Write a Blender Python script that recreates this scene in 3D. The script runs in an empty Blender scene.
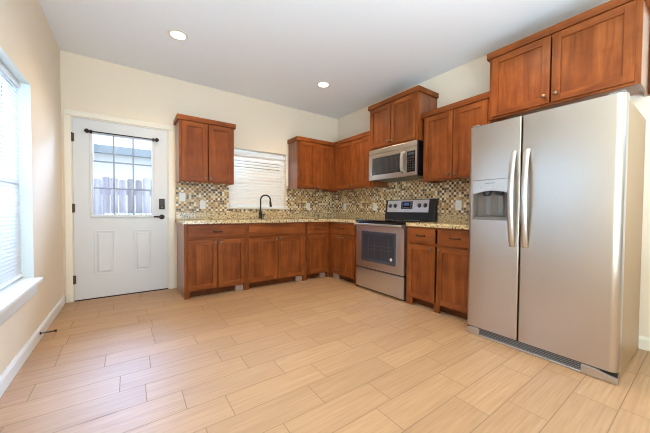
import bpy, bmesh, math, random
from mathutils import Vector, Matrix
C = bpy.context.collection
S = bpy.context.scene
R = math.radians

# ------------------------------------------------------------------ camera
W, H = 3.768, 2.744            # room width (left wall x=0, right wall x=W), ceiling height; back wall y=0
YF = -6.6                      # wall behind the camera
cam = bpy.data.cameras.new('camera')
co = bpy.data.objects.new('camera', cam); C.objects.link(co)
yaw, pitch, roll = 0.6184, -0.0234, 0.0073
fw = Vector((math.sin(yaw)*math.cos(pitch), math.cos(yaw)*math.cos(pitch), math.sin(pitch)))
rt = Vector((math.cos(yaw), -math.sin(yaw), 0)); up = rt.cross(fw)
r2 = math.cos(roll)*rt + math.sin(roll)*up; u2 = -math.sin(roll)*rt + math.cos(roll)*up
M = Matrix((r2, u2, -fw)).transposed().to_4x4(); M.translation = Vector((0.5959, -4.1407, 1.0296))
co.matrix_world = M
cam.sensor_width = 36; cam.lens = 36*277.83/650
cam.shift_x = -2.16/650; cam.shift_y = 1.40/650
cam.clip_start = .02
S.camera = co

# ------------------------------------------------------------------ world, light, exposure
S.view_settings.view_transform = 'Standard'; S.view_settings.look = 'None'
S.view_settings.gamma = 1; S.view_settings.use_curve_mapping = False
S.view_settings.exposure = -0.23
S.cycles.filter_width = 1.1; S.cycles.denoising_prefilter = 'ACCURATE'
wd = bpy.data.worlds.new('world'); S.world = wd; wd.use_nodes = True
bg = wd.node_tree.nodes['Background']; bg.inputs[0].default_value = (.90, .95, 1.0, 1); bg.inputs[1].default_value = 2.9

def area(name, loc, direction, sx, sy, power, col):
    l = bpy.data.lights.new(name, 'AREA'); l.shape = 'RECTANGLE'; l.size = sx; l.size_y = sy
    l.energy = power; l.color = col
    o = bpy.data.objects.new(name, l); C.objects.link(o); o.location = loc
    o.rotation_euler = Vector(direction).to_track_quat('-Z', 'Y').to_euler()
    return o
# daylight at the side window, sink window and door glass, then added lamps
area('daylight_side_window', (-.60, -2.22, 2.05), (1, 0, -.75), 2.4, 1.7, 760, (.46, .69, 1.0))
area('daylight_sink_window', (2.24, .45, 1.60), (0, -1, -.1), 1.1, 1.1, 7, (.95, .97, 1.0))
area('daylight_door_glass', (1.40, .80, 2.0), (-.8, -1, -.5), 1.0, 1.0, 150, (.42, .66, 1.0))
area('added_sky_above_door', (.60, 1.25, 2.95), (0, -1, -.2), 2.6, 1.3, 1250, (.30, .52, 1.0))  # added lamp standing in for bright sky, out of view, gives floor sheen
area('added_patio_fill', (W+.40, -5.35, 1.30), (-1, .15, -.35), 2.0, 2.2, 190, (.42, .66, 1.0))  # added cool fill through an unseen, made-up window
# added uplight, unseen behind the camera, in place of light bounced to the ceiling
area('added_ceiling_fill', (1.1, -5.4, .8), (0, .15, 1), 2.4, 1.8, 265, (.58, .785, 1.0))
LAMP_W, LAMP_COL = 14.5, (1.0, .75, .47)

# ------------------------------------------------------------------ helpers
class MB:
    def __init__(s): s.bm = bmesh.new()
    def poly(s, pts, mi=0):
        f = s.bm.faces.new([s.bm.verts.new(p) for p in pts]); f.material_index = mi; return f
    def box(s, x0, x1, y0, y1, z0, z1, mi=0):
        x0, x1 = sorted((x0, x1)); y0, y1 = sorted((y0, y1)); z0, z1 = sorted((z0, z1))
        v = [s.bm.verts.new(p) for p in ((x0,y0,z0),(x1,y0,z0),(x1,y1,z0),(x0,y1,z0),(x0,y0,z1),(x1,y0,z1),(x1,y1,z1),(x0,y1,z1))]
        for q in ((3,2,1,0),(4,5,6,7),(0,1,5,4),(1,2,6,5),(2,3,7,6),(3,0,4,7)):
            f = s.bm.faces.new([v[i] for i in q]); f.material_index = mi
        return s
    def prism(s, pts, axis, a0, a1, mi=0):
        """pts: 2D outline in the two axes other than AXIS (in xyz order), extruded from a0 to a1."""
        def mk(p, a):
            return {'x': (a, p[0], p[1]), 'y': (p[0], a, p[1]), 'z': (p[0], p[1], a)}[axis]
        A = [s.bm.verts.new(mk(p, a0)) for p in pts]; B = [s.bm.verts.new(mk(p, a1)) for p in pts]
        fs = [s.bm.faces.new(A[::-1]), s.bm.faces.new(B)]
        n = len(pts)
        for i in range(n): fs.append(s.bm.faces.new((A[i], A[(i+1) % n], B[(i+1) % n], B[i])))
        for f in fs: f.material_index = mi
        return s
    def tube(s, path, r, n=12, mi=0, sec=None, closed_ends=True):
        """round (or SEC 2D section) sweep along PATH; r a number or list"""
        path = [Vector(p) for p in path]; rings = []
        prev = None
        for i, p in enumerate(path):
            t = (path[min(i+1, len(path)-1)] - path[max(i-1, 0)]).normalized()
            ref = prev if prev is not None else (Vector((0,0,1)) if abs(t.z) < .9 else Vector((0,1,0)))
            a = (ref - t*ref.dot(t)).normalized(); b = t.cross(a); prev = a
            rr = r[i] if isinstance(r, (list, tuple)) else r
            cs = sec if sec else [(math.cos(2*math.pi*k/n), math.sin(2*math.pi*k/n)) for k in range(n)]
            rings.append([s.bm.verts.new(p + a*(c[0]*rr) + b*(c[1]*rr)) for c in cs])
        m = len(rings[0])
        for i in range(len(rings)-1):
            for k in range(m):
                f = s.bm.faces.new((rings[i][k], rings[i][(k+1) % m], rings[i+1][(k+1) % m], rings[i+1][k])); f.material_index = mi
        if closed_ends:
            f = s.bm.faces.new(rings[0][::-1]); f.material_index = mi
            f = s.bm.faces.new(rings[-1]); f.material_index = mi
        return s
    def lathe(s, prof, org, axis, n=20, mi=0):
        """prof: (radius, height along AXIS) from ORG"""
        org = Vector(org); ax = Vector(axis).normalized()
        a = ax.orthogonal().normalized(); b = ax.cross(a)
        rings = []
        for r, h in prof:
            rings.append([s.bm.verts.new(org + ax*h + (a*math.cos(2*math.pi*k/n) + b*math.sin(2*math.pi*k/n))*max(r, 1e-4)) for k in range(n)])
        for i in range(len(rings)-1):
            for k in range(n):
                f = s.bm.faces.new((rings[i][k], rings[i][(k+1) % n], rings[i+1][(k+1) % n], rings[i+1][k])); f.material_index = mi
        for q in (rings[0][::-1], rings[-1]):
            f = s.bm.faces.new(q); f.material_index = mi
        return s
    def build(s, name, mats, parent=None, bevel=0, smooth=False, seg=2):
        bmesh.ops.recalc_face_normals(s.bm, faces=s.bm.faces)
        if smooth:
            for f in s.bm.faces: f.smooth = True
            for e in s.bm.edges:
                if len(e.link_faces) == 2 and e.calc_face_angle(0) > R(38): e.smooth = False
        me = bpy.data.meshes.new(name); s.bm.to_mesh(me); s.bm.free()
        for m in (mats if isinstance(mats, (list, tuple)) else [mats]): me.materials.append(m)
        o = bpy.data.objects.new(name, me); C.objects.link(o)
        if parent: o.parent = parent
        if bevel:
            b = o.modifiers.new('bevel', 'BEVEL'); b.width = bevel; b.segments = seg; b.limit_method = 'ANGLE'; b.angle_limit = R(40)
        return o
def tag(o, label, cat, group=None):
    o['label'] = label; o['category'] = cat
    if group: o['group'] = group
    return o
def thing(name, label, cat, loc=(0,0,0), rz=0, group=None):
    o = bpy.data.objects.new(name, None); C.objects.link(o); o.location = loc; o.rotation_euler = (0, 0, rz)
    o.empty_display_size = .1
    return tag(o, label, cat, group)
def structure(o):
    o['kind'] = 'structure'; return o
def s_empty(name):
    o = bpy.data.objects.new(name, None); C.objects.link(o); return structure(o)
def sheet(mb, x0, x1, z0, z1, holes, put):
    """rectangle with rectangular holes, split into boxes through PUT(u0,u1,z0,z1)"""
    xs = sorted({x0, x1, *[h[0] for h in holes], *[h[1] for h in holes]})
    for a, b in zip(xs, xs[1:]):
        zs = [z0]
        cut = sorted((h[2], h[3]) for h in holes if h[0] <= a and h[1] >= b)
        cur = z0
        for c0, c1 in cut:
            if c0 > cur: put(a, b, cur, c0)
            cur = c1
        if cur < z1: put(a, b, cur, z1)

# ------------------------------------------------------------------ materials
def srgb(r, g, b):
    f = lambda c: (c/255/12.92) if c <= 10 else ((c/255+.055)/1.055)**2.4
    return (f(r), f(g), f(b), 1)
class Mat:
    def __init__(s, name):
        s.m = bpy.data.materials.new(name); s.m.use_nodes = True; s.t = s.m.node_tree; s.n = s.t.nodes; s.l = s.t.links
        s.p = s.n['Principled BSDF']
    def node(s, typ, **kw):
        q = s.n.new(typ)
        for k, v in kw.items():
            if k.startswith('i_'): q.inputs[k[2:].replace('_', ' ')].default_value = v
            else: setattr(q, k, v)
        return q
    def link(s, a, b): s.l.new(a, b)
    def math(s, op, a, b=None):
        q = s.node('ShaderNodeMath', operation=op)
        for i, v in enumerate((a, b)):
            if v is None: continue
            if isinstance(v, (int, float)): q.inputs[i].default_value = v
            else: s.link(v, q.inputs[i])
        return q.outputs[0]
    def ramp(s, fac, stops, interp='LINEAR'):
        q = s.node('ShaderNodeValToRGB'); cr = q.color_ramp; cr.interpolation = interp
        while len(cr.elements) < len(stops): cr.elements.new(.5)
        for e, (p, c) in zip(cr.elements, stops): e.position = p; e.color = c
        s.link(fac, q.inputs[0]); return q.outputs[0]
    def mix(s, fac, a, b, blend='MIX'):
        q = s.node('ShaderNodeMix', data_type='RGBA', blend_type=blend)
        for i, v in ((0, fac), (6, a), (7, b)):
            if isinstance(v, (int, float, tuple)): q.inputs[i].default_value = v
            else: s.link(v, q.inputs[i])
        return q.outputs[2]
    def set(s, **kw):
        for k, v in kw.items():
            i = s.p.inputs[k.replace('_', ' ')]
            if isinstance(v, (int, float, tuple)): i.default_value = v
            else: s.link(v, i)
        return s
    def bump(s, h, strength=.1, dist=.002):
        b = s.node('ShaderNodeBump'); b.inputs['Strength'].default_value = strength; b.inputs['Distance'].default_value = dist
        s.link(h, b.inputs['Height']); s.link(b.outputs[0], s.p.inputs['Normal'])
    def objco(s, scale, rnd=True):
        tc = s.node('ShaderNodeTexCoord'); mp = s.node('ShaderNodeMapping'); mp.inputs['Scale'].default_value = scale
        s.link(tc.outputs['Object'], mp.inputs[0])
        if rnd:
            oi = s.node('ShaderNodeObjectInfo'); k = s.node('ShaderNodeVectorMath', operation='SCALE'); k.inputs[0].default_value = (37, 23, 51)
            s.link(oi.outputs['Random'], k.inputs['Scale']); s.link(k.outputs[0], mp.inputs['Location'])
        return mp.outputs[0]
    def noise(s, vec, scale=1, detail=4, rough=.55, dist=0):
        q = s.node('ShaderNodeTexNoise'); q.inputs['Scale'].default_value = scale; q.inputs['Detail'].default_value = detail
        q.inputs['Roughness'].default_value = rough; q.inputs['Distortion'].default_value = dist
        s.link(vec, q.inputs['Vector']); return q.outputs['Fac']
def simple(name, col, rough=.5, metal=0, **kw):
    m = Mat(name); m.set(Base_Color=col, Roughness=rough, Metallic=metal, **kw); return m.m
def wall_paint(name, col):
    m = Mat(name); v = m.objco((1, 1, 1), False)
    n = m.noise(v, 160, 3); m.set(Base_Color=col, Roughness=.75, Specular_IOR_Level=.25); m.bump(n, .12, .002); return m.m
def wood(name, scale, tone=1.0, coat=.08):
    m = Mat(name); v = m.objco(scale)
    g = m.noise(v, 1, 6, .62, .6)
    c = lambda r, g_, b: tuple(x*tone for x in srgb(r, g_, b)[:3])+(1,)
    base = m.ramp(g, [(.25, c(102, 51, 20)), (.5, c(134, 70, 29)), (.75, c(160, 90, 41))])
    bl = m.noise(m.objco((6, 6, 6)), 1, 3)
    col = m.mix(m.ramp(bl, [(.35, (0, 0, 0, 1)), (.7, (1, 1, 1, 1))]), base, m.mix(1.0, base, (.72, .66, .62, 1), 'MULTIPLY'))
    m.set(Base_Color=col, Roughness=.38, Specular_IOR_Level=.14, Coat_Weight=coat, Coat_Roughness=.30)
    if coat < .5: m.bump(g, .04, .001)
    return m.m
def steel(name, scale, col=(.51, .445, .38, 1), rough=.29):
    m = Mat(name); v = m.objco(scale, False); n = m.noise(v, 1, 4)
    m.set(Base_Color=col, Metallic=1.0, Roughness=m.ramp(n, [(.3, (rough-.006,)*3+(1,)), (.7, (rough+.006,)*3+(1,))])); return m.m

M_wall = wall_paint('cream_wall_paint', srgb(237, 221, 197))
M_ceil = wall_paint('white_ceiling_paint', srgb(238, 238, 237))
M_trim = simple('white_trim_paint', srgb(236, 227, 208), .38)
M_sill = simple('white_sill_paint', srgb(238, 238, 236), .3)
M_wv = wood('stained_wood_upright_grain', (22, 22, 1.6)); M_wh = wood('stained_wood_level_grain', (1.6, 22, 22))
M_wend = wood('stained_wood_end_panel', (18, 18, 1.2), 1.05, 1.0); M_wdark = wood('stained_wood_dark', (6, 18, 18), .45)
M_block = simple('pale_sheen_toe_block', srgb(160, 130, 114), .45)  # cabinet wood with reflected floor sheen put into a paler colour
M_steel_h = steel('brushed_steel_level', (1.2, 1.2, 160)); M_steel_v = steel('brushed_steel_upright', (160, 160, 1.2))
M_steel_r = steel('brushed_range_steel', (1.2, 1.2, 160), (.68, .68, .69, 1), .30)
M_handle = steel('polished_handle_steel', (60, 60, 2), (.60, .57, .53, 1), .29)
M_nickel = simple('satin_nickel', (.22, .165, .115, 1), .34, 1)
M_bronze = simple('oil_rubbed_bronze', srgb(52, 42, 36), .38, .7)
M_pull = simple('dark_bronze_pull', srgb(40, 30, 26), .4, .6)
M_black = simple('black_enamel', srgb(16, 16, 17), .28)
M_blackglass = simple('black_glass', srgb(9, 9, 10), .06)
M_ovenglass = simple('oven_window_glass', srgb(54, 53, 56), .09)
M_greyband = simple('oven_window_border', srgb(66, 66, 70), .2)
M_wire = simple('oven_rack_wire', srgb(70, 68, 68), .4)
M_fside = simple('beige_grey_cabinet_enamel', srgb(150, 118, 80), .38)
M_dgrey = simple('dark_grey_plastic', srgb(52, 52, 54), .4)
M_mgrey = simple('mid_grey_plastic', srgb(118, 112, 106), .4)
M_lgrey = simple('light_grey_plastic', srgb(190, 186, 180), .35)
M_plate = simple('white_outlet_plastic', srgb(232, 230, 224), .35)
M_slot = simple('outlet_slot', srgb(150, 146, 140), .5)
M_door = simple('door_paint', srgb(216, 216, 215), .42)
M_hinge = simple('hinge_bronze', srgb(92, 78, 62), .4, .7)
M_fence = None
def blind_mat(name, col, tr):
    m = Mat(name); m.set(Base_Color=col, Roughness=.45)
    t = m.node('ShaderNodeBsdfTranslucent'); t.inputs[0].default_value = col
    mx = m.node('ShaderNodeMixShader'); mx.inputs[0].default_value = tr
    m.link(m.p.outputs[0], mx.inputs[1]); m.link(t.outputs[0], mx.inputs[2]); m.link(mx.outputs[0], m.n['Material Output'].inputs[0]); return m.m
M_slat = blind_mat('white_blind_slat', srgb(236, 238, 240), .25)
M_slat2 = blind_mat('warm_white_blind_slat', srgb(236, 224, 208), .06)
def glass_mat(name):
    m = Mat(name); m.n.remove(m.p)
    t = m.node('ShaderNodeBsdfTransparent'); t.inputs[0].default_value = (.96, .98, .98, 1)
    g = m.node('ShaderNodeBsdfGlossy'); g.inputs['Roughness'].default_value = .02
    fr = m.node('ShaderNodeFresnel'); fr.inputs[0].default_value = 1.45
    mx = m.node('ShaderNodeMixShader'); m.link(fr.outputs[0], mx.inputs[0]); m.link(t.outputs[0], mx.inputs[1]); m.link(g.outputs[0], mx.inputs[2])
    m.link(mx.outputs[0], m.n['Material Output'].inputs[0]); return m.m
M_glass = glass_mat('window_glass')
def emit(name, col, st):
    m = Mat(name); m.set(Base_Color=(1, 1, 1, 1), Emission_Color=col, Emission_Strength=st); return m.m
M_lens = emit('lit_lamp_lens', (1, .93, .80, 1), 9)
M_lcd = simple('lit_blue_display', srgb(20, 24, 40), .3, Emission_Color=(.10, .22, .62, 1), Emission_Strength=.35)
# floor tile
def floor_mat():
    m = Mat('wood_look_tile')
    at = m.node('ShaderNodeAttribute'); at.attribute_name = 'tile_random'
    geo = m.node('ShaderNodeNewGeometry'); mp = m.node('ShaderNodeMapping'); mp.inputs['Scale'].default_value = (2.6, 70, 1)
    m.link(geo.outputs['Position'], mp.inputs[0])
    sc = m.node('ShaderNodeVectorMath', operation='SCALE'); sc.inputs[0].default_value = (91, 57, 0); m.link(at.outputs['Fac'], sc.inputs['Scale']); m.link(sc.outputs[0], mp.inputs['Location'])
    g = m.noise(mp.outputs[0], 1, 6, .6, .5)
    base = m.ramp(g, [(.24, srgb(162, 121, 82)), (.5, srgb(178, 137, 96)), (.78, srgb(191, 151, 110))])
    tone = m.ramp(at.outputs['Fac'], [(0, (.93, .91, .89, 1)), (1, (1.05, 1.04, 1.02, 1))])
    m.set(Base_Color=m.mix(1.0, base, tone, 'MULTIPLY'), Roughness=m.ramp(g, [(.3, (.50,)*3+(1,)), (.7, (.44,)*3+(1,))]), Specular_IOR_Level=.95)
    m.bump(g, .06, .001); return m.m
M_tile = floor_mat(); M_grout = simple('tile_grout', srgb(156, 126, 96), .9, Specular_IOR_Level=.1)
def granite():
    m = Mat('speckled_granite'); v = m.objco((1, 1, 1), False)
    n1 = m.noise(v, 42, 5, .7); n2 = m.noise(v, 110, 3, .6)
    vo = m.node('ShaderNodeTexVoronoi'); vo.inputs['Scale'].default_value = 75; m.link(v, vo.inputs['Vector'])
    vsep = m.node('ShaderNodeSeparateColor'); m.link(vo.outputs['Color'], vsep.inputs[0])
    base = m.ramp(n1, [(.34, srgb(120, 92, 58)), (.46, srgb(196, 166, 116)), (.58, srgb(220, 198, 154)), (.72, srgb(168, 132, 84))])
    c = m.mix(m.ramp(vsep.outputs[0], [(.0, (0, 0, 0, 1)), (.86, (.85, .85, .85, 1))], 'CONSTANT'), base, srgb(74, 56, 42))
    c = m.mix(m.ramp(n2, [(.62, (0, 0, 0, 1)), (.68, (.7, .7, .7, 1))]), c, srgb(232, 220, 192))
    m.set(Base_Color=c, Roughness=.16, Specular_IOR_Level=.5); return m.m
M_gran = granite()
def mosaic():
    m = Mat('brown_cream_mosaic'); P = .031
    geo = m.node('ShaderNodeNewGeometry'); sp = m.node('ShaderNodeSeparateXYZ'); m.link(geo.outputs['Position'], sp.inputs[0])
    u = m.math('DIVIDE', m.math('ADD', sp.outputs[0], sp.outputs[1]), P); v = m.math('DIVIDE', sp.outputs[2], P)
    fu, fv = m.math('FLOOR', u), m.math('FLOOR', v)
    cb = m.node('ShaderNodeCombineXYZ'); m.link(fu, cb.inputs[0]); m.link(fv, cb.inputs[1])
    wn = m.node('ShaderNodeTexWhiteNoise', noise_dimensions='2D'); m.link(cb.outputs[0], wn.inputs['Vector'])
    par = m.math('FLOORED_MODULO', m.math('ADD', fu, fv), 2.0)
    light = m.ramp(wn.outputs['Value'], [(0, srgb(226, 208, 168)), (.34, srgb(206, 174, 118)), (.66, srgb(190, 150, 90)), (.88, srgb(238, 230, 208))], 'CONSTANT')
    dark = m.ramp(wn.outputs['Value'], [(0, srgb(98, 68, 44)), (.34, srgb(138, 98, 54)), (.6, srgb(178, 136, 78)), (.84, srgb(74, 53, 38))], 'CONSTANT')
    wn2 = m.node('ShaderNodeTexWhiteNoise', noise_dimensions='3D'); cb2 = m.node('ShaderNodeCombineXYZ', i_Z=7.3); m.link(fu, cb2.inputs[0]); m.link(fv, cb2.inputs[1]); m.link(cb2.outputs[0], wn2.inputs['Vector'])
    isd = m.math('LESS_THAN', wn2.outputs['Value'], m.math('ADD', .16, m.math('MULTIPLY', par, .62)))
    c = m.mix(isd, light, dark)
    e = lambda q: m.math('LESS_THAN', m.math('ABSOLUTE', m.math('SUBTRACT', m.math('FRACT', q), .5)), .44)
    inside = m.math('MULTIPLY', e(u), e(v))
    c = m.mix(inside, srgb(190, 170, 132), c)
    m.set(Base_Color=c, Roughness=.32); m.bump(inside, .1, .0006); return m.m
M_mos = mosaic()
def fence_mat():
    m = Mat('weathered_fence_board'); n = m.noise(m.objco((14, 14, 1.2)), 1, 5, .6, .4)
    m.set(Base_Color=m.ramp(n, [(.3, srgb(78, 70, 75)), (.5, srgb(122, 112, 118)), (.7, srgb(162, 153, 159))]), Roughness=.85)
    oi = m.node('ShaderNodeObjectInfo'); bc = m.p.inputs['Base Color'].links[0].from_socket
    m.set(Base_Color=m.mix(1.0, bc, m.ramp(oi.outputs['Random'], [(0, (.50, .48, .50, 1)), (1, (1, 1, 1, 1))]), 'MULTIPLY')); return m.m
M_fence = fence_mat()
M_hwall = simple('pale_house_siding', srgb(238, 240, 242), .8); M_gutter = simple('blue_grey_gutter', srgb(120, 132, 146), .6)
M_roof = simple('pale_grey_shingle', srgb(240, 240, 240), .9); M_ground = simple('yard_ground', srgb(34, 34, 27), .95)

# ------------------------------------------------------------------ floor, walls, ceiling
random.seed(4)
PITCH, LEN, Y0, G = .1845, .5625, -1.65, .0044
ph = {0: .454, 1: .139, 2: .542, 3: .102, 4: .269, 5: .46, 6: .32, 7: .07, 8: .518}
mb = MB(); lay = mb.bm.faces.layers.float.new('tile_random')
mb.poly([(0, YF, -.0025), (W, YF, -.0025), (W, 0, -.0025), (0, 0, -.0025)], 1)
k = math.floor(Y0/PITCH)-1
for k in range(-10, 30):
    ya, yb = Y0-PITCH*k, Y0-PITCH*(k+1)
    ya, yb = min(ya-G/2, 0), max(yb+G/2, YF)
    if ya-yb < .01: continue
    p0 = ph.get(k, random.random()*LEN); x = p0-LEN*2
    while x < W:
        a, b = max(x+G/2, 0), min(x+LEN-G/2, W)
        if b-a > .005:
            f = mb.poly([(a, yb, 0), (b, yb, 0), (b, ya, 0), (a, ya, 0)], 0); f[lay] = random.random()
        x += LEN
structure(mb.build('floor', [M_tile, M_grout]))
structure(MB().box(-.14, W+.14, YF-.14, .14, H, H+.1).build('ceiling', M_ceil))
T = .14
DO = (.066, 1.024, 0, 2.072)              # door opening
W2 = (1.782, 2.706, 1.072, 1.958)         # sink window opening
W1 = (-3.32, -1.137, .501, 1.963)         # side window opening (y0,y1,z0,z1)
W3 = (-6.25, -4.45, .05, 2.2)       # added patio window for the side fill, unseen behind the camera
mb = MB(); sheet(mb, -T, W+T, 0, H, [DO, W2], lambda a, b, c, d: mb.box(a, b, 0, T, c, d)); structure(mb.build('wall_back', M_wall))
mb = MB(); sheet(mb, YF, 0, 0, H, [W1], lambda a, b, c, d: mb.box(-T, 0, a, b, c, d)); structure(mb.build('wall_left', M_wall))
mb = MB(); sheet(mb, YF, 0, 0, H, [W3], lambda a, b, c, d: mb.box(W, W+T, a, b, c, d)); structure(mb.build('wall_right', M_wall))
structure(MB().box(-T, W+T, YF-T, YF, 0, H).build('wall_front', M_wall))
def baseboard(name, axis, a0, a1, at, sgn):
    prof = [(0, .001), (.014, .001), (.014, .075), (.009, .088), (.004, .098), (0, .098)]
    mb = MB()
    if axis == 'y': mb.prism([(at+sgn*p[0], p[1]) for p in prof], 'y', a0, a1)
    else: mb.prism([(at+sgn*p[0], p[1]) for p in prof], 'x', a0, a1)
    structure(mb.build(name, M_sill if 'left' in name else M_trim))
baseboard('baseboard_left', 'y', YF+.02, -.002, .0005, 1)
baseboard('baseboard_right', 'y', -4.40, -2.93, W-.0005, -1)
# mosaic band on both walls (above the granite upstand, around the sink window)
mb = MB()
sheet(mb, 1.09, W-.009, .872, 1.44, [(1.775, 2.713, 1.055, 1.44)], lambda a, b, c, d: mb.box(a, b, -.008, -.0005, c, d))
mb.box(W-.008, W-.0005, -2.9, -.0005, .872, 1.52)
o = mb.build('trim_1', M_mos); structure(o)

# window 1 (side) ------------------------------------------------------
w1 = s_empty('window_1')
mb = MB(); y0, y1, z0, z1 = W1
for a, b in ((y0, y0+.05), (y1-.05, y1), ((y0+y1)/2-.03, (y0+y1)/2+.03)): mb.box(-.138, -.104, a+.001, b-.001, z0+.001, z1-.001)
for a, b in ((z0, z0+.05), (z1-.05, z1), (1.22, 1.26)): mb.box(-.137, -.1045, y0+.001, y1-.001, a+.001, b-.001)
mb.build('window_frame', M_sill, w1, .003)
MB().box(-.118, -.114, y0+.02, y1-.02, z0+.02, z1-.02).build('pane', M_glass, w1)
mb = MB(); mb.box(-.096, .002, y0+.001, y1-.001, z0+.0005, z0+.016); mb.box(.0005, .058, y0-.06, y1-.045, z0-.012, z0+.016); mb.build('window_sill', M_sill, w1, .005, seg=3)
mb = MB(); mb.box(-.097, -.0005, y1-.0045, y1-.0008, z0+.017, z1-.0008); mb.box(-.097, -.0005, y0+.0008, y0+.0045, z0+.017, z1-.0008); mb.box(-.097, -.0005, y0+.0046, y1-.0046, z1-.0045, z1-.0008); mb.build('jamb_liner', simple('cool_white_jamb', srgb(228, 236, 234), .4), w1)
MB().prism([(.001, .385), (.010, .385), (.014, .395), (.014, .450), (.022, .462), (.022, z0-.013), (.001, z0-.013)], 'y', y0-.03, y1+.02).build('apron', M_sill, w1)
def blind(name, label, cat, mat, place, width, z0, z1, pitch, slat, tilt, rails, half=.022, head=.05):
    """slatted blind: local x along the width, y into the room negative"""
    t = thing(name, label, cat, place[0], place[1])
    mb = MB(); mb.box(0, width, -half, half, z1-head, z1); mb.build('headrail', rails, t, .004)
    mb = MB(); n = round((z1-head-z0-.03)/pitch); pitch = (z1-head-z0-.03)/n
    c, s_ = math.cos(tilt)*slat/2, math.sin(tilt)*slat/2
    for i in range(n):
        zc = z0+.03+pitch*(i+.5)
        mb.prism([(-c, zc-s_-.0012), (0, zc+.0018-.0012), (c, zc+s_-.0012), (c, zc+s_+.0012), (0, zc+.0018+.0012), (-c, zc-s_+.0012)], 'x', .006, width-.006)
    mb.build('slats', mat, t)
    MB().box(.004, width-.004, -half+.002, half-.002, z0, z0+.022).build('bottom_rail', rails, t, .004)
    for q in (.12, .5, .88): MB().tube([(width*q, -half-.002, z0+.02), (width*q, -half-.002, z1-head)], .0016, 6).build('ladder_cord', rails, t)
    return t
blind('window_blind', 'white slatted blind glowing in the big side window above the white sill', 'blind', M_slat, ((-.068, y1-.006, 0), R(-90)), y1-y0-.012, z0+.030, z1-.012, .026, .031, R(-62), M_sill, .016, .034)
# window 2 (over the sink) ---------------------------------------------
w2 = s_empty('window_2')
x0, x1, z0, z1 = W2
mb = MB()
for a, b in ((x0, x0+.045), (x1-.045, x1)): mb.box(a+.001, b-.001, .098, .132, z0+.001, z1-.001)
for a, b in ((z0, z0+.045), (z1-.045, z1), (1.50, 1.54)): mb.box(x0+.001, x1-.001, .0985, .1315, a+.001, b-.001)
mb.build('window_frame', M_sill, w2, .003)
MB().box(x0+.02, x1-.02, .112, .116, z0+.02, z1-.02).build('pane', M_glass, w2)
mb = MB(); mb.box(x0+.001, x1-.001, .001, .097, z0+.0005, z0+.012); mb.box(x0-.02, x1+.05, -.03, -.009, z0-.010, z0+.012); mb.box(x0+.001, x1-.001, -.0092, .001, z0+.0005, z0+.012)
mb.build('window_sill', M_trim, w2, .003)
blind('window_blind', 'closed warm white slatted blind in the window behind the sink faucet', 'blind', M_slat2, ((x0+.008, .036, 0), 0), x1-x0-.016, z0+.016, z1-.04, .045, .05, R(50), M_sill)
# window 3 (added for the patio fill, unseen behind the camera) ------------------------------------------
w3 = s_empty('added_window_3'); y0, y1, z0, z1 = W3
mb = MB()
for a, b in ((y0, y0+.07), (y1-.07, y1), ((y0+y1)/2-.05, (y0+y1)/2+.05)): mb.box(W+.07, W+.12, a+.001, b-.001, z0+.001, z1-.001)
for a, b in ((z0, z0+.08), (z1-.08, z1)): mb.box(W+.071, W+.119, y0+.001, y1-.001, a+.001, b-.001)
mb.build('window_frame', M_sill, w3, .003)
MB().box(W+.093, W+.097, y0+.03, y1-.03, z0+.03, z1-.03).build('pane', M_glass, w3)

# ------------------------------------------------------------------ door with nine lites
dr = s_empty('door_1')
dx0, dx1, dz0, dz1 = .089, 1.000, .014, 2.048
gx0, gx1, gz0, gz1 = .262, .826, .972, 1.896
mb = MB()
sheet(mb, dx0, dx1, dz0, dz1, [(gx0, gx1, gz0, gz1)], lambda a, b, c, d: mb.box(a, b, .004, .046, c, d))
def frustum(mb, x0, x1, z0, z1, ya, yb, ins):
    """raised panel field: rectangle at depth ya narrowing by ins at depth yb"""
    A = [(x0, ya, z0), (x1, ya, z0), (x1, ya, z1), (x0, ya, z1)]; B = [(x0+ins, yb, z0+ins), (x1-ins, yb, z0+ins), (x1-ins, yb, z1-ins), (x0+ins, yb, z1-ins)]
    va = [mb.bm.verts.new(p) for p in A]; vb = [mb.bm.verts.new(p) for p in B]
    mb.bm.faces.new(vb); mb.bm.faces.new(va[::-1])
    for i in range(4): mb.bm.faces.new((va[i], va[(i+1) % 4], vb[(i+1) % 4], vb[i]))
mb.build('door_slab', M_door, dr)
for a, b in ((.262, .452), (.636, .822)):
    q = MB()
    def rim(x0, x1, z0, z1, w, d):
        q.box(x0, x1, .004-d, .0045, z0, z0+w); q.box(x0, x1, .004-d, .0045, z1-w, z1)
        q.box(x0, x0+w, .004-d, .0045, z0+w, z1-w); q.box(x1-w, x1, .004-d, .0045, z0+w, z1-w)
    rim(a, b, .276, .787, .013, .007); frustum(q, a+.026, b-.026, .302, .761, .0045, -.004, .018)
    q.build('door_panel', M_door, dr, .003)
mb = MB()     # raised glazing frame
fr = .03
mb.box(gx0-fr, gx1+fr, -.010, .0045, gz0-fr, gz0); mb.box(gx0-fr, gx1+fr, -.010, .0045, gz1, gz1+fr)
mb.box(gx0-fr, gx0, -.010, .0045, gz0, gz1); mb.box(gx1, gx1+fr, -.010, .0045, gz0, gz1)
mb.build('glazing_frame', M_door, dr, .005, seg=3)
MB().box(gx0, gx1, .022, .027, gz0, gz1).build('pane', M_glass, dr)
mb = MB()
for i in (1, 2):
    x = gx0+(gx1-gx0)*i/3; mb.box(x-.008, x+.008, .010, .021, gz0, gz1)
    z = gz0+(gz1-gz0)*i/3; mb.box(gx0, gx1, .0105, .0205, z-.008, z+.008)
mb.build('muntin_bars', simple('grey_white_muntin', srgb(150, 158, 168), .5), dr, .002)
mb = MB()
cs = [(0, 0)]
def casing(xa, xb, z0, z1): mb.box(xa, xb, -.016, -.0005, z0, z1)
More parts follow.
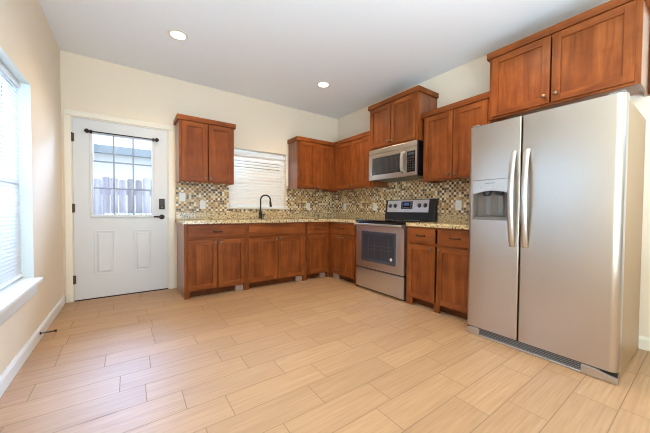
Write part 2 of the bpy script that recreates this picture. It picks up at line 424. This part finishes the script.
casing(.019, .080, .001, 2.062); casing(1.010, 1.074, .001, 2.062); casing(.019, 1.074, 2.062, 2.122)
mb.build('door_casing', M_trim, dr, .005, seg=3)
mb = MB(); mb.box(.067, .0865, .001, .139, .001, 2.07); mb.box(1.0025, 1.0235, .001, .139, .001, 2.07); mb.box(.0865, 1.0025, .001, .139, 2.0505, 2.07)
mb.build('door_jamb', M_trim, dr)
MB().box(.0865, 1.0025, .001, .13, .001, .012).build('threshold', M_bronze, dr)
for z in (1.83, 1.045, .245):
    q = MB(); q.tube([(.084, -.006, z-.05), (.084, -.006, z+.05)], .0075, 10); q.box(.084, .104, .0015, .0038, z-.047, z+.047); q.build('hinge', M_hinge, dr, smooth=True)
kp = MB().box(.904, .966, -.024, .0038, 1.042, 1.176).build('keypad_lock', M_bronze, dr, .008, seg=3)
q = MB()
for i in range(4):
    for j in range(2): q.box(.917+.021*j, .933+.021*j, -.0255, -.023, 1.095+.018*i, 1.108+.018*i)
q.build('key_button', M_dgrey, kp)
MB().lathe([(.011, 0), (.011, .008), (.004, .010), (.004, .016)], (.935, -.024, 1.066), (0, -1, 0)).build('thumb_turn', M_nickel, kp)
lv = MB().lathe([(.031, 0), (.031, .006), (.024, .012), (.012, .014), (.011, .045), (.014, .048), (.014, .058), (.006, .061)], (.935, .0038, .944), (0, -1, 0), 24).build('door_lever', M_bronze, dr, smooth=True)
MB().tube([(.935, -.050, .944), (.905, -.052, .946), (.87, -.053, .948), (.842, -.050, .946)], [.012, .012, .011, .010], 10).build('lever_arm', M_bronze, lv, smooth=True)

cr = thing('curtain_rod', 'dark bronze curtain rod with knobbed ends across the door glass', 'curtain rod', (.548, -.03, 1.912))
MB().tube([(-.318, 0, 0), (.318, 0, 0)], .007, 12).build('rod', M_bronze, cr, smooth=True)
for s_ in (-1, 1):
    MB().lathe([(.008, 0), (.019, .004), (.026, .016), (.026, .024), (.016, .036), (.006, .042)], (s_*.316, 0, 0), (s_, 0, 0), 6).build('finial', M_bronze, cr)
    q = MB(); q.box(s_*.30-.008, s_*.30+.008, -.009, .012, -.006, .006); q.box(s_*.30-.012, s_*.30+.012, .010, .0335, -.02, .02); q.build('bracket', M_bronze, cr, .003)

ds = thing('door_stop', 'dark spring door stop sticking out from the baseboard below the side window', 'door stop', (.0148, -1.075, .055))
MB().lathe([(.012, 0), (.012, .004), (.007, .008)], (0, 0, 0), (1, 0, 0)).build('mounting_cup', M_bronze, ds)
pts = [(.006+.075*i/160, .0055*math.cos(i*.6), .0055*math.sin(i*.6)) for i in range(161)]
MB().tube(pts, .0018, 5).build('spring', M_black, ds, smooth=True)
MB().lathe([(.006, 0), (.009, .002), (.009, .014), (.004, .018)], (.080, 0, 0), (1, 0, 0)).build('rubber_tip', M_black, ds)

# ------------------------------------------------------------------ cabinets
def make_door(root, x0, x1, z0, z1, knob, th=.019, st=.056):
    """shaker door in front of plane y=0; KNOB = (x, z)"""
    mb = MB()
    mb.box(x0, x0+st, -th, -.0006, z0, z1, 0); mb.box(x1-st, x1, -th, -.0006, z0, z1, 0)
    mb.box(x0+st, x1-st, -th+.0004, -.0006, z0, z0+st, 1); mb.box(x0+st, x1-st, -th+.0004, -.0006, z1-st, z1, 1)
    mb.box(x0+st-.002, x1-st+.002, -th+.0125, -.001, z0+st-.002, z1-st+.002, 0)
    d = mb.build('door', [M_wv, M_wh], root, .0015)
    if knob:
        kx, kz = knob
        MB().lathe([(.008, 0), (.006, .006), (.0055, .012), (.013, .018), (.0155, .023), (.013, .028), (.004, .030)], (kx, -th, kz), (0, -1, 0), 16).build('knob', M_nickel, d, smooth=True)
    return d
def make_drawer(root, x0, x1, z0, z1, pull=True, th=.019):
    d = MB().box(x0, x1, -th, -.0006, z0, z1).build('drawer', M_wh, root, .003)
    if pull:
        xc, zc = (x0+x1)/2, (z0+z1)/2
        q = MB(); q.tube([(xc-.048, -th, zc), (xc-.048, -th-.018, zc), (xc-.035, -th-.026, zc-.002), (xc, -th-.029, zc-.004), (xc+.035, -th-.026, zc-.002), (xc+.048, -th-.018, zc), (xc+.048, -th, zc)], .0055, 8)
        for s_ in (-1, 1): q.lathe([(.009, 0), (.007, .004)], (xc+s_*.048, -th, zc), (0, -1, 0), 12)
        q.build('pull', M_pull, d, smooth=True)
    return d
ZC = .8715
def base_cabinet(label, loc, rz, w, depth, x_in, drawers, doors, frame_edges, feet, blocks, group):
    """local x: along the front from its own left; front plane y=0; body behind to +depth"""
    t = thing('base_cabinet', label, 'cabinet', loc, rz, group)
    g = .0006; d = depth-.010
    mb = MB(); z0 = .10
    mb.box(g, .018, .02, d, 0.0 if 'L' in frame_edges else z0, ZC, 0); mb.box(w-.018, w-g, .02, d, z0, ZC, 0)
    mb.box(.018, w-.018, .02, d, z0, z0+.016, 0); mb.box(.018, w-.018, d-.010, d, z0+.016, ZC, 0)
    mb.build('carcass', M_wend, t)
    xs0, xs1 = x_in
    mb = MB()
    mb.box(g, xs0+.012, 0, .02, .08, ZC, 0); mb.box(xs1-.012, w-g, 0, .02, .08, ZC, 0)
    for a, b in ((.08, .115), (.672, .708), (.845, ZC)): mb.box(xs0+.012, xs1-.012, 0.0002, .02, a, b, 1)
    if len(drawers) > 1:
        xm = (drawers[0][1]+drawers[1][0])/2; mb.box(xm-.009, xm+.009, .022, .040, .116, .845, 0)
    mb.build('face_frame', [M_wv, M_wh], t, .001)
    for i, dd in enumerate(drawers): make_drawer(t, dd[0], dd[1], .700, .856, dd[2])
    for a, b, kx in doors: make_door(t, a, b, .098, .676, (kx, .642))
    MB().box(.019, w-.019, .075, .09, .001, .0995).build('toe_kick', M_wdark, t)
    for a, b in feet:
        MB().prism([(a, .0005), (b-.008 if b-a > .05 else b, .0005), (b, .0795), (a, .0795)], 'y', .0, .022).build('foot', M_wv, t)
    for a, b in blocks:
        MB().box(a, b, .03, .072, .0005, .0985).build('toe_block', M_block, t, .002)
    return t
D = .611; DR = .6165
GB = 'base cabinets along the back wall'; GR = 'base cabinets along the range wall'
xa, b1, b2, xc = 1.102, 1.832, 2.713, W-DR
base_cabinet('brown base cabinet beside the white door, one wide drawer over two doors', (xa, -D, 0), 0, b1-xa, D, (.033, b1-xa-.031),
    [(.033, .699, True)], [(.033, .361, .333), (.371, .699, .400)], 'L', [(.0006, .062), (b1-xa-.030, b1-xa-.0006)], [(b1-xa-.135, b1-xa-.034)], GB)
w = b2-b1
base_cabinet('brown sink base cabinet under the faucet, blank drawer front without a pull', (b1, -D, 0), 0, w, D, (.018, w-.030),
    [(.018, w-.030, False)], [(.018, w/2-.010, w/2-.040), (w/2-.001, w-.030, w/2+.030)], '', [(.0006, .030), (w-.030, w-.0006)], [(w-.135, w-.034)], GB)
w = xc-b2
base_cabinet('narrow brown base cabinet in the inner corner with one drawer and a single door', (b2, -D, 0), 0, w, D, (.020, w-.052),
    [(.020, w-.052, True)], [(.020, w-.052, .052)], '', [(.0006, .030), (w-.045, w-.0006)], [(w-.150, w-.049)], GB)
# range wall: local x = -world y
w = 1.2795-.0012
base_cabinet('brown corner base cabinet between the inner corner and the range, two doors', (W-DR+.0005, -.0012, 0), R(-90), w, DR, (.655, w-.050),
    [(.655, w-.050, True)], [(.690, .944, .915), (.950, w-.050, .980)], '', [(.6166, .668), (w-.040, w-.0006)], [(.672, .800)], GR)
yl, yr = -2.109, -2.895; w = yl-yr
base_cabinet('brown base cabinet between range and refrigerator with two drawers over two doors', (W-DR+.0005, yl, 0), R(-90), w, DR, (.026, w-.02),
    [(.026, .362, True), (.391, w-.02, True)], [(.026, .364, .330), (.389, w-.02, .425)], '', [(.0006, .085), (.352, .418)], [], GR)

def crown(mb, w, d, z0, z1, pr, left, right):
    mb.box(0-(pr if left else -.0006), w+(pr if right else -.0006), -pr, .02, z0, z1, 1)
    if left: mb.box(-pr, .018, .02, d, z0, z1, 0)
    if right: mb.box(w-.018, w+pr, .02, d, z0, z1, 0)
def wall_cabinet(label, loc, rz, w, depth, z0, z1, doors, crown_ends, fr, group, knob_z, side=None, rail=.03, scribe=False):
    t = thing('wall_cabinet', label, 'cabinet', loc, rz, group)
    g = .0006; d = depth-.010; zt = z1-.060; zb = z0-loc[2]; zt -= loc[2]; zz = z1-loc[2]
    sm = side or M_wend
    mb = MB(); mb.box(g, .016, .02, d, zb, zt, 0); mb.box(w-.016, w-g, .02, d, zb, zt, 0)
    mb.box(.016, w-.016, .02, d, zb+rail, zb+rail+.014, 0); mb.box(.016, w-.016, .02, d, zt-.016, zt, 0); mb.box(.016, w-.016, d-.008, d, zb+rail+.014, zt-.016, 0)
    mb.build('carcass', sm, t)
    xs0, xs1 = fr; mb = MB()
    mb.box(g, xs0+.010, 0, .02, zb, zt, 0); mb.box(xs1-.010, w-g, 0, .02, zb, zt, 0)
    mb.box(xs0+.010, xs1-.010, .0002, .02, zb, zb+.036, 1); mb.box(xs0+.010, xs1-.010, .0002, .02, zt-.03, zt, 1)
    mb.build('face_frame', [M_wv, M_wh], t, .001)
    for a, b, kx in doors: make_door(t, a, b, zb+.018, zt-.008, (kx, knob_z-loc[2]))
    mb = MB(); crown(mb, w, d, zt+.0005, zz, .022, *crown_ends); mb.build('crown_board', [M_wv, M_wh], t, .003)
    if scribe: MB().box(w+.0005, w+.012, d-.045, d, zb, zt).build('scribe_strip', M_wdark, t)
    return t
U = .324; UR = .3256
GU = 'wall cabinets of the back wall'; GV = 'wall cabinets of the range wall'
x0, x1 = 1.092, 1.754; w = x1-x0
wall_cabinet('brown wall cabinet hanging between the white door and the blinded window', (x0, -U, 1.386), 0, w, U, 1.386, 2.196,
    [(.026, w/2-.006, w/2-.036), (w/2+.006, w-.024, w/2+.032)], (True, True), (.026, w-.024), GU, 1.440)
x0, x1 = 2.7406, W-UR-.0005; w = x1-x0
wall_cabinet('brown wall cabinet in the corner at the window side, facing the room', (x0, -U, 1.386), 0, w, U, 1.386, 2.196,
    [(.030, .326, .294), (.332, w-.058, .364)], (True, False), (.030, w-.058), GU, 1.424)
w = 1.2565
wall_cabinet('brown wall cabinet between the inner corner and the microwave', (W-UR, -.001, 1.386), R(-90), w, UR, 1.386, 2.196,
    [(.396, .795, .765), (.801, w-.030, .833)], (False, False), (.396, w-.030), GV, 1.440)
y0, y1 = -1.2578, -2.0635; w = y0-y1; UM = .3905
wall_cabinet('tall brown wall cabinet directly above the microwave', (W-UM, y0, 1.8865), R(-90), w, UM, 1.8865, 2.513,
    [(.026, w/2-.006, w/2-.038), (w/2+.006, w-.026, w/2+.034)], (True, True), (.026, w-.026), GV, 1.950, rail=.002)
y0, y1 = -2.0985, -2.8525; w = y0-y1
wall_cabinet('brown wall cabinet between the microwave and the refrigerator', (W-UR, y0, 1.386), R(-90), w, UR, 1.386, 2.196,
    [(.026, w/2-.006, w/2-.038), (w/2+.006, w-.026, w/2+.034)], (True, False), (.026, w-.026), GV, 1.440)
y0, y1 = -2.8538, -3.8216; w = y0-y1; Q = .3717
wall_cabinet('wide brown wall cabinet above the steel refrigerator', (W-Q, y0, 1.908), R(-90), w, Q, 1.908, 2.534,
    [(.028, .472, .440), (.484, w-.030, .520)], (True, True), (.028, w-.030), GV, 1.982, scribe=True)

# ------------------------------------------------------------------ countertops, sink, faucet
ZT = .911
sx0, sx1, sy0, sy1 = 1.93, 2.56, -.545, -.135
mb = MB()
E_ = -.640; XR = W-.645
def top(a, b, c, d): mb.box(a, b, c, d, .8720, ZT)
top(1.084, sx0, E_, -.009); top(sx1, W-.009, E_, -.009); top(sx0, sx1, E_, sy0); top(sx0, sx1, sy1, -.009)
top(XR, W-.009, -1.2775, E_)
counter = mb.build('granite_countertop', M_gran)
tag(counter, 'speckled beige granite countertop running L-shaped around the corner past the faucet', 'countertop')
q = MB(); q.box(1.092, W-.030, -.029, -.0092, ZT, 1.006); q.box(W-.030, W-.0092, -1.2775, -.0092, ZT, 1.006); q.build('upstand', M_gran, counter, .002)
mb = MB(); top(XR, W-.009, -2.897, -2.1105); counter2 = mb.build('granite_countertop', M_gran, None, .004)
tag(counter2, 'short granite countertop between the range and the refrigerator', 'countertop')
q = MB(); q.box(W-.030, W-.0092, -2.897, -2.1105, ZT, 1.006); q.build('upstand', M_gran, counter2, .002)
sk = MB()
a, b, c, d, zb = sx0+.002, sx1-.002, sy0+.002, sy1-.002, .70
sk.box(a, b, c, d, zb, zb+.004); sk.box(a, a+.004, c, d, zb+.004, .905); sk.box(b-.004, b, c, d, zb+.004, .905); sk.box(a+.004, b-.004, c, c+.004, zb+.004, .905); sk.box(a+.004, b-.004, d-.004, d, zb+.004, .905)
sink = tag(sk.build('kitchen_sink', M_steel_h), 'steel undermount sink basin set into the counter below the faucet', 'sink')
MB().lathe([(.045, 0), (.045, .003), (.03, .001)], ((a+b)/2, (c+d)/2, zb+.004), (0, 0, 1)).build('drain', M_nickel, sink, smooth=True)
fc = thing('kitchen_faucet', 'dark bronze gooseneck faucet in front of the blinded window', 'faucet', (2.228, -.090, ZT+.0003))
MB().lathe([(.029, 0), (.029, .006), (.024, .012), (.021, .07), (.024, .085), (.020, .10), (.013, .115)], (0, 0, 0), (0, 0, 1), 24).build('faucet_base', M_bronze, fc, smooth=True)
ux, uy = .86, -.5
arc = [(0, 0, .11), (0, 0, .22)]
for i in range(1, 13):
    a = math.pi - math.pi*1.06*i/12; rr = .074
    arc.append((ux*(rr+rr*math.cos(a)), uy*(rr+rr*math.cos(a)), .285+rr*math.sin(a)))
MB().tube([(0, 0, .11), (0, 0, .20), (0, 0, .285)]+arc[2:], .0115, 12).build('spout', M_bronze, fc, smooth=True)
ex = Vector(arc[-1]); MB().tube([ex, ex+Vector((.002, -.001, -.03)), ex+Vector((.008, -.005, -.09))], [.0125, .017, .019], 14).build('spray_head', M_bronze, fc, smooth=True)
MB().tube([(.018, 0, .055), (.045, -.004, .060), (.085, -.01, .075)], [.011, .009, .007], 10).build('faucet_lever', M_bronze, fc, smooth=True)

# ------------------------------------------------------------------ range
RY0, RY1 = -1.2835, -2.1045
rg = thing('kitchen_range', 'freestanding steel and black electric range with oven window', 'range', (W-.649, RY0, 0), R(-90))
w = RY0-RY1
mb = MB(); mb.box(.001, w-.001, .045, .635, .03, .900); mb.box(.02, w-.02, .06, .60, .001, .03); mb.build('body', M_black, rg, .002)
od = MB()
wx0, wx1, wz0, wz1 = .120, .690, .400, .768
sheet(od, .004, w-.010, .300, .842, [(wx0, wx1, wz0, wz1)], lambda a, b, c, d: od.box(a, b, 0, .044, c, d))
od = od.build('oven_door', M_steel_r, rg)
q = MB(); bw = .030
def rrect(x0, x1, z0, z1, r, n=5):
    p = []
    for cx, cz, a0 in ((x1-r, z1-r, 0), (x0+r, z1-r, 90), (x0+r, z0+r, 180), (x1-r, z0+r, 270)):
        for i in range(n+1):
            t = R(a0+90*i/n); p.append((cx+r*math.cos(t), cz+r*math.sin(t)))
    return p
q.prism(rrect(wx0-.016, wx1+.016, wz0-.016, wz1+.016, .02), 'y', -.0025, -.0003); q.build('window_trim', M_handle, od)
MB().prism(rrect(wx0-.008, wx1+.008, wz0-.008, wz1+.008, .016), 'y', -.0045, -.0026).build('window_border', M_greyband, od)
MB().prism(rrect(wx0+bw-.008, wx1-bw+.008, wz0+bw, wz1-bw+.004, .012), 'y', -.0060, -.0046).build('oven_window', M_ovenglass, od)
q = MB()
for zz in (.555, .60): q.box(wx0+.11, wx1-.05, -.0068, -.0061, zz, zz+.003)
for i in range(4): xx = wx0+.12+.115*i; q.box(xx, xx+.003, -.0067, -.0061, wz0+.05, wz1-.06)
q.build('oven_rack', M_wire, od)
MB().lathe([(.019, 0), (.019, .0008)], (wx1-.062, -.0061, wz0+.062), (0, -1, 0), 24).build('round_sticker', simple('pale_sticker', srgb(214, 208, 204), .5), od)
hd = MB(); hd.prism([(-.052, .852), (-.046, .845), (-.020, .845), (-.014, .853), (-.014, .868), (-.022, .876), (-.046, .876), (-.052, .868)], 'x', .004, w-.010)
hd.box(.03, .06, -.014, .0, .846, .872); hd.box(w-.066, w-.036, -.014, .0, .846, .872)
hd.box(.004, w-.010, -.002, .044, .845, .876)
hd.build('oven_handle', M_handle, rg, .002, smooth=False)
MB().box(.004, w-.010, .002, .044, .030, .282).build('storage_drawer', M_steel_r, rg, .004)
ct = MB().box(-.001, w+.001, -.018, .555, .9005, .922).build('cooktop', M_blackglass, rg, .004)
for cx, cy_, r_ in ((.2, .15, .105), (.6, .15, .085), (.2, .40, .08), (.6, .40, .105)):
    MB().lathe([(r_, 0), (r_, .0006)], (cx, cy_, .9222), (0, 0, 1), 32).build('burner_ring', M_dgrey, ct)
bg_ = MB()
bg_.prism([(.540, .9005), (.632, .9005), (.632, 1.200), (.575, 1.200), (.552, 1.03)], 'x', .012, w-.004)
bg_ = bg_.build('backguard', M_black, rg, .004)
nrm = Vector((0, -(1.200-1.03), .023)).normalized()
def onpanel(x, t, off):     # point on the tilted face; t=0..1 from lower to upper edge
    return Vector((x, .552+.023*t, 1.03+.17*t)) + nrm*off
def slab(mb, x0, x1, t0, t1, o0, o1):
    v = [mb.bm.verts.new(onpanel(x, t, o)) for o in (o0, o1) for x, t in ((x0, t0), (x1, t0), (x1, t1), (x0, t1))]
    for qd in ((3,2,1,0),(4,5,6,7),(0,1,5,4),(1,2,6,5),(2,3,7,6),(3,0,4,7)): mb.bm.faces.new([v[i] for i in qd])
cp = MB(); slab(cp, .052, .738, -.02, .94, .0006, .004); cp = cp.build('control_panel', M_steel_r, bg_)
q = MB(); slab(q, .300, .490, .24, .84, .0042, .0054); q.build('display_surround', M_blackglass, cp)
q = MB(); slab(q, .345, .435, .50, .74, .0056, .0062); q.build('display', M_lcd, cp)
q = MB()
for i in range(4):
    slab(q, .312+.0, .330, .30+.13*i, .37+.13*i, .0056, .0060); slab(q, .452, .476, .30+.13*i, .37+.13*i, .0056, .0060)
    slab(q, .345+.025*i, .363+.025*i, .30, .38, .0056, .0060)
q.build('touch_button', M_mgrey, cp)
for kx in (.105, .195, .598, .688):
    kb = MB(); p = onpanel(kx, .50, .0042); kb.lathe([(.029, 0), (.029, .004), (.022, .008), (.019, .028), (.015, .031), (.004, .032)], p, nrm, 24); kb = kb.build('knob', M_dgrey, cp, smooth=True)
    q = MB(); a_ = p+nrm*.033; q.box(a_.x-.003, a_.x+.003, a_.y-.004, a_.y+.002, a_.z-.018, a_.z+.018); q.build('knob_pointer', M_lgrey, kb)

# ------------------------------------------------------------------ microwave
my0, my1 = -1.2585, -2.0635
mw = thing('microwave', 'steel over-the-range microwave with black window below the tall cabinet', 'microwave', (W-.3855-.018, my0, 1.466), R(-90))
w = my0-my1; hh = 1.8855-1.466
mb = MB(); mb.box(.002, w-.001, .034, .389, 0, hh); mb.build('body', M_black, mw, .002)
q = MB(); q.box(.09, .34, .10, .30, -.004, -.0003); q.box(.44, .70, .10, .30, -.004, -.0003); q.build('grease_filter', M_mgrey, mw)
MB().box(.002, w-.002, .002, .0335, .352, hh-.001).build('vent_strip', M_steel_h, mw, .006)
dd = MB(); sheet(dd, .002, .650, .002, .348, [(.070, .570, .066, .300)], lambda a, b, c, d_: dd.box(a, b, 0, .033, c, d_)); dd = dd.build('door', M_steel_h, mw, .0)
MB().box(.071, .569, .002, .030, .067, .299).build('door_window', simple('microwave_window', srgb(58, 56, 55), .16), dd)
q = MB()
for i in range(21): q.box(.10+.021*i, .102+.021*i, .0012, .0019, .09, .278)
q.build('window_mesh', simple('window_mesh_grey', srgb(68, 66, 64), .4), dd)
hp = [(.612, .002, .055), (.612, -.030, .072), (.612, -.040, .12), (.612, -.042, .18), (.612, -.040, .24), (.612, -.030, .288), (.612, .002, .305)]
MB().tube(hp, 1, sec=[(.010, .016), (-.010, .016), (-.012, 0), (-.010, -.016), (.010, -.016), (.012, 0)]).build('handle', M_handle, dd, .002, smooth=False)
cpn = MB().box(.653, w-.002, .0, .0335, .002, .348).build('control_panel', M_steel_h, mw, .004)
MB().box(.664, w-.022, -.0015, -.0003, .050, .300).build('keypad', M_blackglass, cpn)
q = MB()
for i in range(6):
    for j in range(3): q.box(.674+.034*j, .696+.034*j, -.0024, -.0016, .066+.029*i, .082+.029*i)
q.build('key_button', M_dgrey, cpn)
MB().box(.676, w-.034, -.0024, -.0016, .254, .285).build('display', M_greyband, cpn)

# ------------------------------------------------------------------ refrigerator
fy0, fy1 = -2.903, -3.8215
fx = W-.8152
rf = thing('refrigerator', 'side-by-side stainless steel refrigerator with ice dispenser in the door', 'refrigerator', (fx, fy0, 0), R(-90))
w = fy0-fy1; ZF = 1.742; sp = .3885
MB().box(.006, w-.006, .078, .775, .012, 1.730).build('body', M_fside, rf, .006)
def door_profile(x0, x1, rl, rr, n=6):
    """outline (x,y), front at y=0, thickness .07, rounded front edges"""
    p = [(x1, .072), (x0, .072)]
    for i in range(n+1):
        t = math.pi*.5*i/n; p.append((x0+rl-rl*math.cos(t), rl-rl*math.sin(t)))
    for i in range(n+1):
        t = math.pi*.5*i/n; p.append((x1-rr+rr*math.sin(t), rr-rr*math.cos(t)))
    return p
dx0_, dx1_, dzA, dzB = .044, .322, .972, 1.290
mb = MB()
mb.prism(door_profile(.001, sp-.004, .028, .010), 'z', .072, dzA); mb.prism(door_profile(.001, sp-.004, .028, .010), 'z', dzB, ZF)
pl = [p for p in door_profile(.001, .2, .028, .001, 6)]
pl = [(dx0_, .072), (.001, .072)] + [(.001+.028-.028*math.cos(math.pi*.5*i/6), .028-.028*math.sin(math.pi*.5*i/6)) for i in range(7)] + [(dx0_, 0)]
mb.prism(pl, 'z', dzA, dzB)
pr_ = [(sp-.004, .072), (dx1_, .072), (dx1_, 0)] + [(sp-.014+.010*math.sin(math.pi*.5*i/6), .010-.010*math.cos(math.pi*.5*i/6)) for i in range(7)]
mb.prism(pr_, 'z', dzA, dzB)
fd = mb.build('freezer_door', M_steel_h, rf, smooth=True)
gd = MB().prism(door_profile(sp+.004, w-.001, .010, .045, 8), 'z', .072, ZF).build('fridge_door', M_steel_h, rf, smooth=True)
def bow(name, x, parent, tw):
    z0, z1 = .772, 1.492; P_ = []
    for i in range(25):
        t = i/24; z = z0+(z1-z0)*t
        P_.append((x+tw*math.sin(math.pi*t), -.006-.058*math.sin(math.pi*t)**.62, z))
    sec = [(.019*math.cos(a)*1.0, .012*math.sin(a)) for a in [2*math.pi*k/14 for k in range(14)]]
    rings = []
    mb = MB()
    for (x_, y_, z_) in P_: rings.append([mb.bm.verts.new((x_+c[0], y_+c[1], z_)) for c in sec])
    for i in range(len(rings)-1):
        for k in range(14): mb.bm.faces.new((rings[i][k], rings[i][(k+1) % 14], rings[i+1][(k+1) % 14], rings[i+1][k]))
    mb.bm.faces.new(rings[0][::-1]); mb.bm.faces.new(rings[-1])
    return mb.build(name, M_handle, parent, smooth=True)
bow('handle', sp-.043, fd, 0); bow('handle', sp+.043, gd, 0)
dp = MB()     # dispenser recess liner
a, b, c, d = dx0_+.0005, dx1_-.0005, dzA+.0005, 1.200
dp.box(a, b, .062, .070, c, dzB-.001); dp.box(a, a+.006, -.004, .062, c, dzB-.001); dp.box(b-.006, b, -.004, .062, c, dzB-.001)
dp.box(a+.006, b-.006, -.006, .062, c, c+.022); dp.box(a+.006, b-.006, .008, .062, 1.225, dzB-.001)
dp = dp.build('dispenser', simple('dispenser_recess', srgb(112, 100, 88), .4), rf, .001)
q = MB()
for (xa_, xb_, za_, zb_) in ((dx0_-.003, dx0_+.0004, dzA-.003, dzB+.003), (dx1_-.0004, dx1_+.003, dzA-.003, dzB+.003), (dx0_+.0004, dx1_-.0004, dzA-.003, dzA+.0004), (dx0_+.0004, dx1_-.0004, dzB+.0024, dzB+.006)): q.box(xa_, xb_, -.009, -.0003, za_, zb_)
q.build('bezel', M_mgrey, dp)
cpan = [(dx0_+.001, 1.186)]
for i in range(13):
    t = i/12; cpan.append((dx0_+.012+(dx1_-dx0_-.024)*t, 1.182+.022*math.sin(math.pi*t)))
cpan += [(dx1_-.001, 1.186), (dx1_-.001, dzB+.002), (dx0_+.001, dzB+.002)]
cpo = MB().prism(cpan, 'y', -.012, .0075).build('control_panel', M_steel_h, dp, .002)
MB().box(.140, .215, -.0135, -.0121, 1.262, 1.267).build('badge_line', M_mgrey, cpo)
for i in range(5): MB().lathe([(.006, 0), (.006, .0012)], (.10+.04*i, -.0121, 1.232), (0, -1, 0), 12).build('touch_button', M_lgrey, cpo)
for cx in (.140, .235):
    pd = MB(); pd.prism([(.046, 1.165), (.052, 1.165), (.060, 1.010), (.056, 1.010)], 'x', cx-.019, cx+.019)
    pd.build('paddle', M_mgrey, dp, .002)
    MB().lathe([(.034, 0), (.034, .018), (.022, .050), (.012, .056)], (cx, .030, 1.222), (0, 0, -1), 18).build('chute', M_dgrey, dp, smooth=True)
MB().box(a+.012, b-.012, .002, .056, c+.0225, c+.026).build('drip_grille', M_dgrey, dp)
gk = MB(); gk.box(.006, w-.006, .022, .074, .004, .066); gk = gk.build('base_grille', M_black, rf)
q = MB()
for zz in (.018, .030, .042, .054): q.box(.11, w-.16, .016, .0225, zz, zz+.005)
q.build('louver', M_mgrey, gk)
q = MB(); q.box(.10, w-.10, .008, .0215, .003, .014)
q.prism([(.001, .003), (.11, .003), (.11, .058), (.085, .064), (.03, .060), (.001, .045)], 'y', .004, .0215)
q.prism([(w-.17, .003), (w-.001, .003), (w-.001, .040), (w-.05, .048), (w-.10, .062), (w-.17, .062)], 'y', .004, .0215)
q.build('kick_trim', M_steel_h, gk, .003)
for xx in (.045, w-.045): MB().box(xx-.036, xx+.036, .010, .120, ZF+.001, ZF+.015).build('hinge_cover', M_mgrey, rf, .006, seg=3)
for xx in (.07, w-.07): MB().lathe([(.018, 0), (.018, .012)], (xx, .15, .0), (0, 0, 1)).build('levelling_foot', M_black, rf)

# ------------------------------------------------------------------ outlets
def outlet(label, pos, rz, switch=False):
    t = thing('wall_switch' if switch else 'wall_outlet', label, 'switch' if switch else 'outlet', pos, rz, 'white plates on the mosaic backsplash')
    MB().box(-.037, .037, -.0055, -.0003, -.058, .058).build('cover_plate', M_plate, t, .003)
    if switch: MB().box(-.016, .016, -.0085, -.0056, -.032, .032).build('rocker', M_plate, t, .002)
    else:
        for s_ in (-1, 1):
            f = MB().box(-.016, .016, -.0075, -.0056, s_*.020-.013, s_*.020+.013).build('socket', M_plate, t, .002)
            q = MB(); q.box(-.008, -.006, -.0079, -.0076, s_*.020-.003, s_*.020+.006); q.box(.006, .008, -.0079, -.0076, s_*.020-.003, s_*.020+.006); q.build('slot', M_slot, f)
    return t
YB = -.0082
outlet('white switch plate on the mosaic nearest the door, higher of the two under that cabinet', (1.170, YB, 1.207), 0, True)
outlet('white outlet plate lower on the mosaic beneath the cabinet by the door', (1.421, YB, 1.110), 0)
outlet('white outlet plate on the mosaic between the faucet and the inner corner', (3.131, YB, 1.108), 0)
outlet('white outlet plate on the range wall mosaic closest to the inner corner', (W-.0082, -.244, 1.112), R(-90))
outlet('white outlet plate on the mosaic just beside the range backguard, corner side', (W-.0082, -1.0, 1.106), R(-90))
outlet('white outlet plate on the mosaic between the range and the refrigerator', (W-.0082, -2.366, 1.113), R(-90))

# ------------------------------------------------------------------ recessed ceiling lights
def downlight(label, x, y):
    t = thing('recessed_downlight', label, 'ceiling light', (x, y, H), 0, 'recessed ceiling lights')
    MB().lathe([(.078, -.0005), (.092, -.001), (.092, -.005), (.078, -.008), (.070, -.0045)], (0, 0, 0), (0, 0, 1), 32).build('trim_ring', M_trim, t, smooth=True)
    MB().lathe([(.069, -.0012), (.069, -.0042), (.04, -.006)], (0, 0, 0), (0, 0, 1), 32).build('lens', M_lens, t, smooth=True)
    l = bpy.data.lights.new('downlight_bulb', 'SPOT'); l.energy = LAMP_W*4; l.color = LAMP_COL; l.spot_size = R(145); l.spot_blend = .8; l.shadow_soft_size = .06
    o = bpy.data.objects.new('downlight_bulb', l); C.objects.link(o); o.parent = t; o.location = (0, 0, -.075)
downlight('lit round recessed ceiling light nearer the door and left wall', .996, -1.04)
downlight('lit round recessed ceiling light nearer the kitchen corner', 2.745, -1.01)
downlight('lit round recessed ceiling light in front of the refrigerator cabinet', 2.72, -3.06)

# ------------------------------------------------------------------ outside the door
structure(MB().box(-8, 14, .16, 16, -.25, -.1).build('trim_2', M_ground)).name = 'yard_ground'
fn = thing('wooden_fence', 'weathered grey picket fence seen through the door glass', 'fence', (0, 2.0, -.1))
random.seed(9)
x = -1.3; heights = []
while x < 1.9:
    pw = .105; h = 1.72+random.uniform(-.06, .05); dy = random.choice((0, .012))
    MB().prism([(x, 0.001), (x+pw, .001), (x+pw, h-.022), (x+pw-.018, h), (x+.018, h), (x, h-.022)], 'y', dy, dy+.018).build('picket', M_fence, fn)
    x += pw+random.uniform(.006, .016)
for z in (.35, 1.40): MB().box(-1.3, 1.9, .032, .07, z, z+.09).build('rail', M_fence, fn)
hs = thing('neighbour_house', 'pale neighbouring house with blue grey gutter above the fence', 'house', (0, 6.5, -.1-.30))
MB().box(-6, 6, 0, 5, 0.301, 3.1).build('house_wall', M_hwall, hs)
MB().prism([(-.55, 3.10), (5.5, 3.10), (2.5, 4.4)], 'x', -6.4, 6.4).build('roof', M_roof, hs)
MB().box(-6.4, 6.4, -.66, -.54, 3.02, 3.24).build('gutter', M_gutter, hs)
